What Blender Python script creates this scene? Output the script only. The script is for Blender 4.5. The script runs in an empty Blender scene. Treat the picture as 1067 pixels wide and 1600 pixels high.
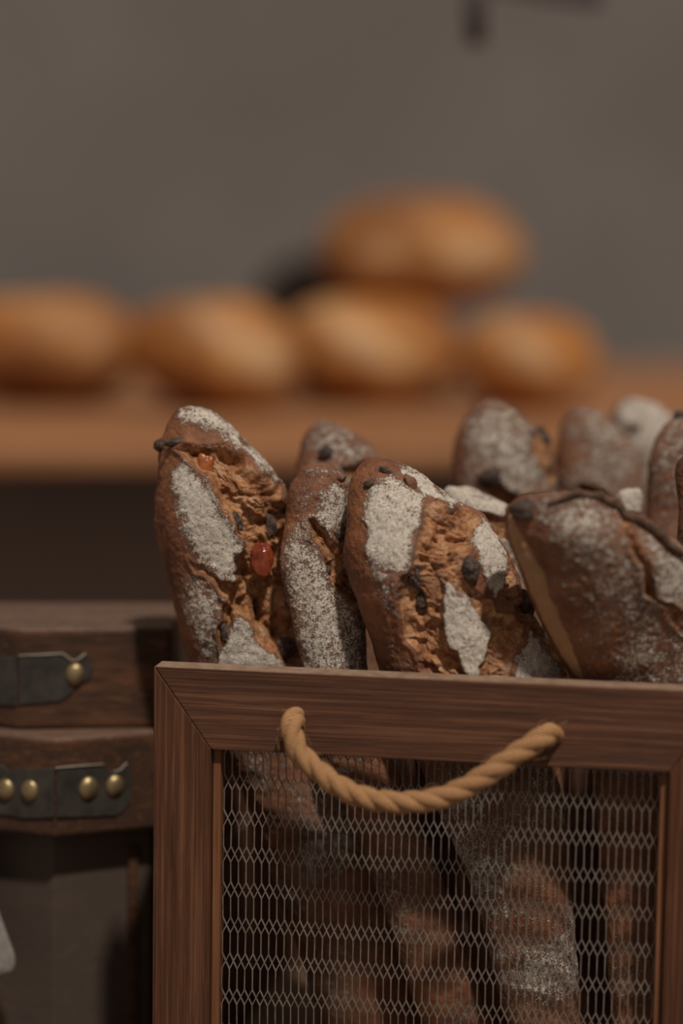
import bpy, bmesh, math, random
import numpy as np
from mathutils import Vector, Matrix

random.seed(5)
S = bpy.context.scene
COL = S.collection

# ------------------------------------------------------------------ camera
CAM = np.array([0.0, 0.0, 1.30])
PITCH, ROLL = math.radians(7.0), math.radians(0.85)
FPX = 85.0 / 24.0 * 1067.0
R0 = np.array([1.0, 0, 0]); U0 = np.array([0, math.sin(PITCH), math.cos(PITCH)])
FW = np.array([0, math.cos(PITCH), -math.sin(PITCH)])
RT = math.cos(ROLL) * R0 + math.sin(ROLL) * U0
UP = math.cos(ROLL) * U0 - math.sin(ROLL) * R0
cd = bpy.data.cameras.new('camera'); cam = bpy.data.objects.new('camera', cd); COL.objects.link(cam)
cd.sensor_fit = 'HORIZONTAL'; cd.sensor_width = 24.0; cd.lens = 85.0
cd.clip_start = 0.05; cd.clip_end = 50
cd.dof.use_dof = True; cd.dof.focus_distance = 1.283; cd.dof.aperture_fstop = 1.75
m = Matrix.Identity(4)
for i in range(3):
    m[i][0] = RT[i]; m[i][1] = UP[i]; m[i][2] = -FW[i]; m[i][3] = CAM[i]
cam.matrix_world = m
S.camera = cam
# ------------------------------------------------------------------ light
SUN_STRENGTH, WORLD_STRENGTH = 2.4, 0.185
SUN_TO = Vector((0.17, -0.47, 0.86))
w = bpy.data.worlds.new('world'); S.world = w; w.use_nodes = True
w.node_tree.nodes['Background'].inputs[0].default_value = (1.0, 0.86, 0.76, 1)
w.node_tree.nodes['Background'].inputs[1].default_value = WORLD_STRENGTH
sl = bpy.data.lights.new('sun', 'SUN'); sl.energy = SUN_STRENGTH; sl.angle = math.radians(3.0); sl.color = (1.0, 0.93, 0.84)
so = bpy.data.objects.new('sun', sl); COL.objects.link(so); so.location = (1, -1, 4)
so.rotation_euler = SUN_TO.to_track_quat('Z', 'Y').to_euler()
S.view_settings.view_transform = 'Standard'; S.view_settings.look = 'None'
S.view_settings.gamma = 1; S.view_settings.exposure = 0.0; S.view_settings.use_curve_mapping = False

# ------------------------------------------------------------------ helpers
def ray(px, py):
    return (px - 533.5) / FPX * RT + (800 - py) / FPX * UP + FW
def at(px, py, Z):
    return CAM + Z * ray(px, py)
def on_plane(px, py, p0, n):
    r = ray(px, py); p0 = np.asarray(p0, float); n = np.asarray(n, float)
    return CAM + r * (np.dot(p0 - CAM, n) / np.dot(r, n))
def on_z(px, py, z):
    return on_plane(px, py, (0, 0, z), (0, 0, 1))
def V(a): return Vector([float(x) for x in a])

def tag(o, label=None, cat=None, group=None, kind=None):
    if label: o['label'] = label
    if cat: o['category'] = cat
    if group: o['group'] = group
    if kind: o['kind'] = kind
    return o
def empty(name, loc, rot=None):
    o = bpy.data.objects.new(name, None); COL.objects.link(o); o.location = V(loc)
    o.empty_display_size = 0.05
    return o
def link_mesh(name, me, mat, parent=None, origin=None, smooth=False):
    if mat: me.materials.append(mat)
    o = bpy.data.objects.new(name, me); COL.objects.link(o)
    if origin is not None:
        me.transform(Matrix.Translation(-V(origin))); o.matrix_world = Matrix.Translation(V(origin))
    if smooth:
        me.polygons.foreach_set('use_smooth', [True] * len(me.polygons))
    if parent is not None:
        bpy.context.view_layer.update()
        mw = o.matrix_world.copy()
        o.parent = parent
        o.matrix_parent_inverse = Matrix.Identity(4)
        pm = world_of(parent)
        o.matrix_basis = pm.inverted() @ mw
    return o
def world_of(o):
    mloc = o.matrix_basis.copy()
    while o.parent:
        o = o.parent; mloc = o.matrix_basis @ mloc
    return mloc
def from_bm(name, bm, mat, parent=None, origin=None, smooth=False, bevel=0, seg=2):
    bmesh.ops.recalc_face_normals(bm, faces=bm.faces)
    if bevel:
        es = [e for e in bm.edges if len(e.link_faces) == 2 and e.calc_face_angle(0) > 0.5]
        bmesh.ops.bevel(bm, geom=es, offset=bevel, segments=seg, affect='EDGES', profile=0.5, clamp_overlap=True)
    me = bpy.data.meshes.new(name); bm.to_mesh(me); bm.free()
    return link_mesh(name, me, mat, parent, origin, smooth)
def bm_prism(bm, pts, vec):
    """pts: loop of 3D points, extruded along vec"""
    a = [bm.verts.new(V(p)) for p in pts]; b = [bm.verts.new(V(np.asarray(p) + np.asarray(vec))) for p in pts]
    n = len(a)
    bm.faces.new(a); bm.faces.new(b[::-1])
    for i in range(n):
        bm.faces.new([a[i], b[i], b[(i + 1) % n], a[(i + 1) % n]])
def bm_box(bm, lo, hi, M=None):
    x0, y0, z0 = lo; x1, y1, z1 = hi
    vs = [bm.verts.new((x, y, z)) for z in (z0, z1) for x, y in ((x0, y0), (x1, y0), (x1, y1), (x0, y1))]
    for f in ((0, 1, 2, 3), (7, 6, 5, 4), (0, 4, 5, 1), (1, 5, 6, 2), (2, 6, 7, 3), (3, 7, 4, 0)):
        bm.faces.new([vs[i] for i in f])
    if M is not None:
        for v in vs: v.co = M @ v.co
def tube(bm, pts, rad, n=8, closed_ends=True):
    pts = [V(p) for p in pts]; rings = []
    t0 = (pts[1] - pts[0]).normalized()
    ref = Vector((0, 0, 1)) if abs(t0.z) < 0.9 else Vector((1, 0, 0))
    u = t0.cross(ref).normalized()
    for i, p in enumerate(pts):
        t = (pts[min(i + 1, len(pts) - 1)] - pts[max(i - 1, 0)]).normalized()
        u = (u - t * u.dot(t)).normalized(); v = t.cross(u)
        r = rad[i] if hasattr(rad, '__len__') else rad
        rings.append([bm.verts.new(p + (u * math.cos(2 * math.pi * k / n) + v * math.sin(2 * math.pi * k / n)) * r) for k in range(n)])
    for a, b in zip(rings, rings[1:]):
        for k in range(n):
            bm.faces.new([a[k], a[(k + 1) % n], b[(k + 1) % n], b[k]])
    if closed_ends:
        bm.faces.new(rings[0][::-1]); bm.faces.new(rings[-1])

# numpy value noise
_rs = np.random.RandomState(11)
_T = _rs.rand(64, 64, 64).astype(np.float32)
def vnoise(p):
    p = np.asarray(p); i = np.floor(p).astype(int); f = p - i
    f = f * f * (3 - 2 * f); i0 = i & 63; i1 = (i + 1) & 63
    x0, y0, z0 = i0[:, 0], i0[:, 1], i0[:, 2]; x1, y1, z1 = i1[:, 0], i1[:, 1], i1[:, 2]
    fx, fy, fz = f[:, 0], f[:, 1], f[:, 2]
    def l(a, b, t): return a + (b - a) * t
    return l(l(l(_T[x0, y0, z0], _T[x1, y0, z0], fx), l(_T[x0, y1, z0], _T[x1, y1, z0], fx), fy),
             l(l(_T[x0, y0, z1], _T[x1, y0, z1], fx), l(_T[x0, y1, z1], _T[x1, y1, z1], fx), fy), fz)
def fbm(p, o=4, g=0.5):
    s = 0; a = 1; t = 0
    for k in range(o):
        s = s + a * vnoise(p * 2.03 ** k + 17.3 * k); t += a; a *= g
    return s / t
def sdf(P, poly):
    """signed distance, positive inside"""
    poly = np.asarray(poly, float); A = poly; B = np.roll(poly, -1, 0)
    d = np.full(len(P), 1e9); ins = np.zeros(len(P), bool)
    for a, b in zip(A, B):
        e = b - a; wv = P - a
        t = np.clip((wv @ e) / max(e @ e, 1e-9), 0, 1)
        d = np.minimum(d, np.hypot(*(wv - t[:, None] * e).T))
        c = ((a[1] > P[:, 1]) != (b[1] > P[:, 1]))
        if abs(e[1]) > 1e-9:
            ins ^= c & (P[:, 0] < e[0] * (P[:, 1] - a[1]) / e[1] + a[0])
    return np.where(ins, d, -d)
def sstep(x, a, b):
    t = np.clip((x - a) / (b - a), 0, 1); return t * t * (3 - 2 * t)

# ------------------------------------------------------------------ materials
def new_mat(name):
    mt = bpy.data.materials.new(name); mt.use_nodes = True
    nt = mt.node_tree; b = nt.nodes['Principled BSDF']
    return mt, nt, b
class N:
    def __init__(s, nt): s.nt = nt
    def node(s, t, **k):
        n = s.nt.nodes.new(t)
        for a, b in k.items(): setattr(n, a, b)
        return n
    def put(s, sock, v):
        if hasattr(v, 'is_output') or isinstance(v, bpy.types.NodeSocket): s.nt.links.new(v, sock)
        elif isinstance(v, (tuple, list)) and len(v) == 3 and sock.type == 'RGBA': sock.default_value = (*v, 1)
        else: sock.default_value = v
    def coord(s, scale=(1, 1, 1), kind='Object', loc=(0, 0, 0)):
        c = s.node('ShaderNodeTexCoord'); mp = s.node('ShaderNodeMapping')
        s.nt.links.new(c.outputs[kind], mp.inputs[0]); mp.inputs['Scale'].default_value = scale; mp.inputs['Location'].default_value = loc
        return mp.outputs[0]
    def noise(s, vec, scale, detail=4, rough=0.55, dist=0):
        n = s.node('ShaderNodeTexNoise'); s.put(n.inputs['Vector'], vec)
        n.inputs['Scale'].default_value = scale; n.inputs['Detail'].default_value = detail
        n.inputs['Roughness'].default_value = rough; n.inputs['Distortion'].default_value = dist
        return n.outputs['Fac']
    def ramp(s, fac, stops):
        r = s.node('ShaderNodeValToRGB'); s.put(r.inputs[0], fac); e = r.color_ramp.elements
        while len(e) < len(stops): e.new(0.5)
        for el, (p, c) in zip(e, stops):
            el.position = p; el.color = (*c, 1) if len(c) == 3 else c
        return r.outputs[0]
    def math(s, op, a, b=0.0, clamp=False):
        n = s.node('ShaderNodeMath', operation=op); n.use_clamp = clamp
        s.put(n.inputs[0], a); s.put(n.inputs[1], b); return n.outputs[0]
    def maprange(s, v, a, b, c, d, smooth=False):
        n = s.node('ShaderNodeMapRange'); s.put(n.inputs[0], v)
        for i, x in zip((1, 2, 3, 4), (a, b, c, d)): s.put(n.inputs[i], x)
        if smooth: n.interpolation_type = 'SMOOTHSTEP'
        return n.outputs[0]
    def mix(s, f, a, b):
        n = s.node('ShaderNodeMix', data_type='RGBA'); s.put(n.inputs[0], f); s.put(n.inputs[6], a); s.put(n.inputs[7], b)
        return n.outputs[2]
    def attr(s, name):
        n = s.node('ShaderNodeAttribute'); n.attribute_name = name; return n.outputs['Fac']
    def bump(s, h, strength=0.5, dist=0.001, nrm=None):
        n = s.node('ShaderNodeBump'); s.put(n.inputs['Height'], h); n.inputs['Strength'].default_value = strength
        n.inputs['Distance'].default_value = dist
        if nrm is not None: s.nt.links.new(nrm, n.inputs['Normal'])
        return n.outputs[0]

def bread_mat():
    mt, nt, b = new_mat('floured_rustic_bread'); n = N(nt)
    c = n.coord()
    big = n.noise(c, 45, 5, 0.6); med = n.noise(c, 190, 4, 0.6)
    crust = n.ramp(big, [(0.28, (0.10, 0.035, 0.016)), (0.46, (0.215, 0.075, 0.031)), (0.60, (0.31, 0.12, 0.048)), (0.78, (0.40, 0.18, 0.085))])
    crust = n.mix(n.maprange(med, 0.45, 0.7, 0, 0.55), crust, (0.13, 0.042, 0.022))
    # flour: speckle whose threshold follows the dusting
    f = n.attr('flour')
    sp = n.math('ADD', n.math('MULTIPLY', n.noise(c, 1000, 3, 0.7), 0.58), n.math('MULTIPLY', n.noise(c, 280, 4, 0.65), 0.42))
    thr = n.maprange(f, 0.0, 1.0, 0.70, 0.325)
    fl = n.maprange(n.math('SUBTRACT', sp, thr), -0.025, 0.055, 0.0, 1.0, True)
    fcol = n.mix(n.maprange(n.noise(c, 620, 4, 0.7), 0.3, 0.7, 0, 1), (0.44, 0.36, 0.29), (0.84, 0.77, 0.66))
    crust = n.mix(n.math('MULTIPLY', f, 0.22), crust, (0.42, 0.27, 0.20))
    col = n.mix(n.math('MULTIPLY', fl, 0.93), crust, fcol)
    # torn crumb
    cr = n.attr('crumb')
    cn = n.noise(c, 260, 6, 0.68, 0.6)
    cn2 = n.noise(c, 90, 4, 0.6)
    crumb = n.ramp(n.math('ADD', n.math('MULTIPLY', cn, 0.5), n.math('MULTIPLY', cn2, 0.5)),
                   [(0.34, (0.14, 0.05, 0.022)), (0.45, (0.34, 0.14, 0.058)), (0.54, (0.53, 0.26, 0.115)), (0.66, (0.63, 0.42, 0.28))])
    fl2 = n.maprange(n.math('SUBTRACT', sp, n.maprange(n.attr('dust'), 0, 1, 0.72, 0.40)), -0.03, 0.08, 0, 0.75, True)
    crumb = n.mix(fl2, crumb, (0.58, 0.44, 0.36))
    edge = n.maprange(n.math('ADD', cr, n.math('MULTIPLY', n.math('SUBTRACT', med, 0.5), 0.5)), 0.35, 0.6, 0, 1, True)
    col = n.mix(edge, col, crumb)
    # charred rims of the cuts
    col = n.mix(n.math('MULTIPLY', n.attr('char'), 0.85), col, (0.06, 0.028, 0.018))
    n.put(b.inputs['Base Color'], col)
    rough = n.maprange(fl, 0, 1, 0.48, 0.95); n.put(b.inputs['Roughness'], rough)
    b.inputs['Specular IOR Level'].default_value = 0.35
    h = n.math('ADD', n.math('MULTIPLY', fl, 0.55), n.math('ADD', n.math('MULTIPLY', sp, 0.9), n.math('MULTIPLY', n.math('MULTIPLY', cn, edge), 1.0)))
    n.put(b.inputs['Normal'], n.bump(h, 0.9, 0.0014))
    return mt

def wood_mat(name, dark, mid, light, gx=7.0, gy=170.0, streak=0.55, rough=0.6, bump=0.4, dist=0.0006, dust=None, seed=0, top=0.0, topcol=(0.42, 0.33, 0.26), lo=0.33, hi=0.68):
    """grain runs along local X"""
    mt, nt, b = new_mat(name); n = N(nt)
    c = n.coord((gx, gy, gy), loc=(seed, seed * 1.7, seed * 0.6)); c2 = n.coord((gx * 0.5, gy * 0.14, gy * 0.14), loc=(seed, seed, 0))
    fine = n.noise(c, 1.0, 5, 0.65, 0.2); fine2 = n.noise(n.coord((gx * 2.2, gy * 3.2, gy * 3.2)), 1.0, 3, 0.6)
    broad = n.noise(c2, 1.0, 4, 0.55, 0.7)
    mixv = n.math('ADD', n.math('MULTIPLY', fine, streak), n.math('MULTIPLY', broad, 1 - streak))
    col = n.ramp(mixv, [(lo, dark), (0.5, mid), (hi, light)])
    pores = n.maprange(fine2, 0.56, 0.70, 0, 0.75, True)
    col = n.mix(pores, col, light)
    pores2 = n.maprange(fine2, 0.30, 0.42, 0.6, 0, True)
    col = n.mix(pores2, col, dark)
    if dust:
        g = n.coord(); dn = n.math('ADD', n.math('MULTIPLY', n.noise(g, 900, 3, 0.7), 0.6), n.math('MULTIPLY', n.noise(g, 25, 3, 0.5), 0.4))
        col = n.mix(n.maprange(dn, 0.605, 0.68, 0, dust, True), col, (0.5, 0.44, 0.38))
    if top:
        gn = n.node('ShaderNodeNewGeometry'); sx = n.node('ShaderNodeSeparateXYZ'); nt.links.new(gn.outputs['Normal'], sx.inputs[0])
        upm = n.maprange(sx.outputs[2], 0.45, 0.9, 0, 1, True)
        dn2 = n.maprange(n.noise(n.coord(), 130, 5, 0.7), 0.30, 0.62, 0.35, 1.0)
        col = n.mix(n.math('MULTIPLY', n.math('MULTIPLY', upm, dn2), top), col, topcol)  # upward faces paler: settled dust plus their sunlit brightness put into the colour
    n.put(b.inputs['Base Color'], col)
    n.put(b.inputs['Roughness'], n.maprange(fine, 0.3, 0.7, rough + 0.12, rough - 0.1))
    b.inputs['Specular IOR Level'].default_value = 0.3
    n.put(b.inputs['Normal'], n.bump(n.math('ADD', fine, fine2), bump, dist))
    return mt

def simple_mat(name, c1, c2, scale=40, rough=0.6, metal=0.0, bump=0.2, dist=0.001, spec=0.4, detail=4):
    mt, nt, b = new_mat(name); n = N(nt); c = n.coord()
    f = n.noise(c, scale, detail, 0.6)
    n.put(b.inputs['Base Color'], n.ramp(f, [(0.32, c1), (0.68, c2)]))
    n.put(b.inputs['Roughness'], rough); b.inputs['Metallic'].default_value = metal
    b.inputs['Specular IOR Level'].default_value = spec
    n.put(b.inputs['Normal'], n.bump(f, bump, dist))
    return mt

M_BREAD = bread_mat()
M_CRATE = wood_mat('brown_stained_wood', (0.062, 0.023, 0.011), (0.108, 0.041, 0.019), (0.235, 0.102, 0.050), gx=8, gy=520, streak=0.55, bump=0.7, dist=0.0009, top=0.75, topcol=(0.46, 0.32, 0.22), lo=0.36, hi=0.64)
M_STRIP = wood_mat('orange_brown_wood', (0.12, 0.045, 0.018), (0.21, 0.085, 0.036), (0.30, 0.13, 0.06))
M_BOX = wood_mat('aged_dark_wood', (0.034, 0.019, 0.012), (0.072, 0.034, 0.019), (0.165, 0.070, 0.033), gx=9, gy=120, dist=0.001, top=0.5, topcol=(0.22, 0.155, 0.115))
M_BOXBODY = wood_mat('blackened_wood', (0.068, 0.050, 0.040), (0.080, 0.059, 0.046), (0.10, 0.066, 0.048), gx=9, gy=100)
M_TABLE = wood_mat('warm_oak_planks', (0.22, 0.085, 0.034), (0.33, 0.145, 0.062), (0.43, 0.21, 0.095), gx=2.5, gy=22, rough=0.55)
M_PANEL = simple_mat('dark_brown_panel', (0.25, 0.185, 0.15), (0.29, 0.21, 0.17), 8, 0.9, 0, 0.1)
M_WALL = simple_mat('grey_plaster_wall', (0.172, 0.153, 0.140), (0.232, 0.207, 0.189), 2.2, 0.9, 0, 0.1, 0.003, 0.2, 6)
M_FLOOR = simple_mat('brown_stone_floor', (0.10, 0.08, 0.07), (0.14, 0.11, 0.095), 4, 0.8)
M_IRON = simple_mat('dark_iron', (0.05, 0.034, 0.036), (0.075, 0.05, 0.052), 60, 0.6, 0.0)
M_PLATE = simple_mat('tarnished_metal', (0.028, 0.023, 0.019), (0.07, 0.058, 0.048), 70, 0.55, 0.0, 0.4, 0.001, 0.35)
M_BRASS = simple_mat('aged_brass', (0.30, 0.21, 0.095), (0.46, 0.36, 0.20), 120, 0.42, 0.8, 0.25, 0.0008)
M_WIRE = simple_mat('galvanised_steel', (0.16, 0.13, 0.105), (0.29, 0.245, 0.205), 150, 0.45, 0.35, 0.2, 0.0004)
M_EDGE = simple_mat('metal_edge_glint', (0.30, 0.25, 0.19), (0.42, 0.36, 0.28), 90, 0.5)  # pale tone paints the light caught along the plates' top edges
M_RAISIN = simple_mat('raisin_skin', (0.026, 0.015, 0.010), (0.135, 0.088, 0.065), 420, 0.55, 0, 1.0, 0.0016, 0.4)
M_CHERRY = simple_mat('glossy_dried_fruit', (0.16, 0.022, 0.010), (0.30, 0.060, 0.018), 180, 0.22, 0, 0.35, 0.0008, 0.6)
M_NUT = simple_mat('brown_dried_fruit', (0.09, 0.032, 0.016), (0.25, 0.10, 0.05), 220, 0.5, 0, 0.8, 0.001)
M_AMBER = simple_mat('amber_dried_fruit', (0.26, 0.055, 0.014), (0.42, 0.13, 0.03), 180, 0.25, 0, 0.4, 0.0008, 0.6)
M_BLACK = simple_mat('black_enamel', (0.024, 0.019, 0.017), (0.035, 0.028, 0.025), 30, 0.6, 0, 0.1)
M_CLOTH = simple_mat('grey_linen', (0.24, 0.21, 0.19), (0.34, 0.30, 0.27), 400, 0.95, 0, 0.6, 0.001, 0.1)

def rope_mat():
    mt, nt, b = new_mat('jute_rope'); n = N(nt)
    c = n.coord(); f = n.noise(c, 500, 4, 0.7); g = n.noise(c, 90, 3, 0.6)
    a = n.attr('fibre')
    col = n.ramp(n.math('ADD', n.math('MULTIPLY', a, 0.6), n.math('MULTIPLY', f, 0.4)), [(0.30, (0.25, 0.11, 0.045)), (0.5, (0.44, 0.22, 0.092)), (0.68, (0.62, 0.365, 0.18))])
    n.put(b.inputs['Base Color'], col); b.inputs['Roughness'].default_value = 0.85; b.inputs['Specular IOR Level'].default_value = 0.2
    n.put(b.inputs['Normal'], n.bump(n.math('ADD', a, f), 0.6, 0.0008))
    return mt
M_ROPE = rope_mat()
def boule_mat():
    mt, nt, b = new_mat('golden_boule_crust'); n = N(nt); c = n.coord()
    f = n.noise(c, 16, 5, 0.6); p = n.attr('pale'); d = n.attr('bake_shade')
    col = n.ramp(f, [(0.32, (0.26, 0.085, 0.018)), (0.5, (0.46, 0.18, 0.040)), (0.68, (0.60, 0.30, 0.085))])
    col = n.mix(n.math('MULTIPLY', p, 0.9), col, n.mix(n.noise(c, 60, 3, 0.6), (0.60, 0.38, 0.20), (0.78, 0.56, 0.33)))
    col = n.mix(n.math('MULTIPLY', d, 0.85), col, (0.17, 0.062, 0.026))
    n.put(b.inputs['Base Color'], col); b.inputs['Roughness'].default_value = 0.6; b.inputs['Specular IOR Level'].default_value = 0.3
    n.put(b.inputs['Normal'], n.bump(n.noise(c, 120, 4, 0.6), 0.5, 0.002))
    return mt
M_BOULE = boule_mat()

# ================================================================== SETTING
COUNTER_Z = 1.30 - 0.508
def make_struct(name, lo, hi, mat):
    bm = bmesh.new(); bm_box(bm, lo, hi)
    o = from_bm(name, bm, mat); tag(o, kind='structure'); return o
make_struct('floor', (-2.5, -0.6, -0.05), (2.5, 3.75, 0.0), M_FLOOR)
make_struct('wall_back', (-2.5, 3.65, 0.0), (2.5, 3.75, 3.0), M_WALL)

# ================================================================== BACK TABLE
TF = at(450, 702, 2.10); TZ = TF[2]
ta = on_z(-700, 706, TZ); tb = on_z(1900, 694, TZ)
tdir = (tb - ta); tdir /= np.linalg.norm(tdir); tang = math.atan2(tdir[1], tdir[0])
tperp = np.array([-tdir[1], tdir[0], 0])
tmid = (ta + tb) / 2
table = empty('wooden_table', (tmid[0], tmid[1] + 0.4, 0)); table.rotation_euler = (0, 0, tang)
tag(table, 'long warm brown wooden table with dark panelled front, carrying the round loaves', 'table')
def local_obj(name, bm, mat, parent, bevel=0):
    bmesh.ops.recalc_face_normals(bm, faces=bm.faces)
    if bevel:
        bmesh.ops.bevel(bm, geom=list(bm.edges), offset=bevel, segments=3, affect='EDGES', profile=0.5, clamp_overlap=True)
    me = bpy.data.meshes.new(name); bm.to_mesh(me); bm.free(); me.materials.append(mat)
    o = bpy.data.objects.new(name, me); COL.objects.link(o); o.parent = parent; return o
TT = 0.020
for k in range(4):
    bm = bmesh.new(); y0 = -0.4 + k * 0.295; bm_box(bm, (-1.1, y0, TZ - TT), (1.1, y0 + 0.2935, TZ))
    o = local_obj('tabletop_board', bm, M_TABLE, table, 0.004)
bm = bmesh.new(); bm_box(bm, (-1.0, -0.24, 0.0), (1.0, 0.70, TZ - TT)); local_obj('front_panel', bm, M_PANEL, table)

# dark iron bracket fixed to the wall, top of the photo
BZ = 1.95
polex, poley = 0.80, at(745, -60, BZ)[1] + 0.006
br = empty('iron_stand', (polex, poley, 0)); tag(br, 'dark iron arm with a short hanging rod before the grey wall, at the top', 'stand')
bm = bmesh.new(); bm_prism(bm, [at(x, y, BZ) for x, y in ((708, -34), (790, -12), (850, 0), (938, 12), (952, -70), (708, -70))], (0, 0.012, 0))
from_bm('bar', bm, M_IRON, br, bevel=0.002)
bm = bmesh.new(); tube(bm, [at(744, -50, BZ), at(743, 10, BZ), at(742, 68, BZ)], [0.0088, 0.0088, 0.0078], 14)
from_bm('rod', bm, M_IRON, br, smooth=True)
ap = at(900, -66, BZ); ap[1] = poley
bm = bmesh.new(); tube(bm, [ap, (polex, poley, ap[2] + 0.02)], 0.010, 14); from_bm('arm', bm, M_IRON, br, smooth=True)
bm = bmesh.new(); tube(bm, [(polex, poley, 0), (polex, poley, ap[2] + 0.06)], 0.015, 16); from_bm('pole', bm, M_IRON, br, smooth=True)
bm = bmesh.new(); tube(bm, [(polex, poley, 0), (polex, poley, 0.02)], 0.16, 32); from_bm('base', bm, M_IRON, br)

# ------------------------------------------------------------------ boules
def boule(x0, x1, ytop, ybot, label, seed, lean=0.0, zbase=None, Zfix=None, pales=(), bake_shades=(), dk=0.85):
    cx = (x0 + x1) / 2; hw_ = (x1 - x0) / 2 * 1.06; x0, x1 = cx - hw_, cx + hw_
    if zbase is None: ytop += 24; ybot += 34
    if Zfix is None:
        c0 = on_z(cx, ybot, TZ); Z = float(np.dot(c0 - CAM, FW))
    else: Z = Zfix
    rx = (x1 - x0) / 2 / FPX * Z * 0.98; rz = (ybot - ytop) / FPX * Z
    base = at(cx, ybot, Z); base[1] += rx * dk * 0.5
    if zbase is None: base[2] = TZ
    NT, NP = 96, 60
    P = []
    for j in range(NP + 1):
        ph = j / NP
        zz = 1 - (1 - ph) ** 1.0
        ang = ph * math.pi
        z = 0.5 - 0.5 * math.cos(ang)
        r = math.sin(ang) ** 0.72 if 0 < ph < 1 else 0.0
        if z < 0.38: r = r * (0.90 + 0.1 * z / 0.38)
        for i in range(NT):
            t = 2 * math.pi * i / NT
            P.append((r * math.cos(t), r * math.sin(t), z))
    P = np.array(P); Q = P * 1.0
    nn = fbm(P * 1.6 + seed * 5.1, 3) - 0.5; n2 = fbm(P * 6 + seed * 3.3, 3) - 0.5
    sc = 1 + nn * 0.20 + n2 * 0.04
    W = np.c_[P[:, 0] * rx * sc + lean * rx * (P[:, 2] - 0.4), P[:, 1] * rx * dk * sc, np.clip(P[:, 2] * rz * (1 + nn * 0.10), 0, None)]
    pale = np.zeros(len(P)); bake_shade = np.zeros(len(P))
    # slashes on the crown, opened and pale; sunlit right sides painted in too
    X = np.c_[P[:, 0] + 0.10 * nn, P[:, 2]]
    fr = P[:, 1] < 0.35
    for (u, v, su, sv, rot, amt) in pales:
        du = X[:, 0] - u; dv = X[:, 1] - v
        a_ = du * math.cos(rot) + dv * math.sin(rot); b_ = -du * math.sin(rot) + dv * math.cos(rot)
        pale = np.maximum(pale, amt * fr * np.exp(-(a_ / su) ** 2 - (b_ / sv) ** 2))
    for (u, v, su, sv, rot, amt) in bake_shades:  # browner baked crust, plus left-side and underside shade put in the colour
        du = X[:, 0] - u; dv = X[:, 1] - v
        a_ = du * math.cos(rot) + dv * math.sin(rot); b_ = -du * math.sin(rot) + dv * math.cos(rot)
        bake_shade = np.maximum(bake_shade, amt * np.exp(-(a_ / su) ** 2 - (b_ / sv) ** 2))
    W[:, 2] += pale * 0.004
    faces = []
    for j in range(NP):
        for i in range(NT):
            a = j * NT + i; b = j * NT + (i + 1) % NT
            faces.append((a, b, b + NT, a + NT))
    me = bpy.data.meshes.new('round_loaf'); me.from_pydata(W.tolist(), [], faces)
    bm = bmesh.new(); bm.from_mesh(me)
    L1 = bm.verts.layers.float.new('pale'); L2 = bm.verts.layers.float.new('bake_shade')
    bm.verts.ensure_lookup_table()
    for i, v in enumerate(bm.verts): v[L1] = pale[i]; v[L2] = bake_shade[i]
    bmesh.ops.remove_doubles(bm, verts=bm.verts, dist=1e-5); bmesh.ops.recalc_face_normals(bm, faces=bm.faces)
    bm.to_mesh(me); bm.free()
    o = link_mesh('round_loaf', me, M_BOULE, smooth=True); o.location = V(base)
    tag(o, label, 'bread', 'round loaves on the back table')
    return o, Z
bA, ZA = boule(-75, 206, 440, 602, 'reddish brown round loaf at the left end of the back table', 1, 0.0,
               pales=((0.35, 0.78, 0.5, 0.10, -0.2, 0.55), (0.62, 0.5, 0.25, 0.12, -0.5, 0.45)), bake_shades=((-0.1, 0.30, 0.9, 0.40, 0, 1.0), (0, .75, .9, .16, 0, .65)))
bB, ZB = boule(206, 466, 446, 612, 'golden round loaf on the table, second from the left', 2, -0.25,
               pales=((0.15, 0.72, 0.40, 0.13, -0.45, 0.8), (0.62, 0.42, 0.38, 0.24, -0.7, 1.0)), bake_shades=((-0.4, 0.85, 0.5, 0.2, 0, 0.8), (-0.5, 0.2, 0.6, 0.35, 0, 0.85)))
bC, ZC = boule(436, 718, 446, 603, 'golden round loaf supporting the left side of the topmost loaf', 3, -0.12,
               pales=((0.0, 0.58, 0.55, 0.17, -0.55, 0.95), (0.55, 0.3, 0.35, 0.2, -0.5, 0.7)), bake_shades=((-0.75, 0.35, 0.35, 0.5, 0, 0.6), (0.5, 0.8, 0.35, 0.12, -0.5, 0.5)))
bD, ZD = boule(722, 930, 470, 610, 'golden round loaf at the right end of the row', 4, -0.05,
               pales=((0.0, 0.60, 0.5, 0.16, -0.5, 0.9), (0.45, 0.3, 0.35, 0.2, -0.4, 0.6)), bake_shades=((-0.7, 0.3, 0.3, 0.4, 0, 0.5),))
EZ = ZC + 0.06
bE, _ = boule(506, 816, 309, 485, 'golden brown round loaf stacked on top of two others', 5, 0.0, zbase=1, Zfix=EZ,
              pales=((-0.45, 0.45, 0.28, 0.18, 0.2, 0.75), (0.45, 0.40, 0.40, 0.24, 0.3, 1.0)), bake_shades=((-0.35, 0.88, 0.5, 0.26, 0.1, 1.0), (0.02, 0.65, 0.10, 0.35, 0.15, 0.6), (-0.9, 0.5, 0.25, 0.4, 0, 0.5)))

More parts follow.
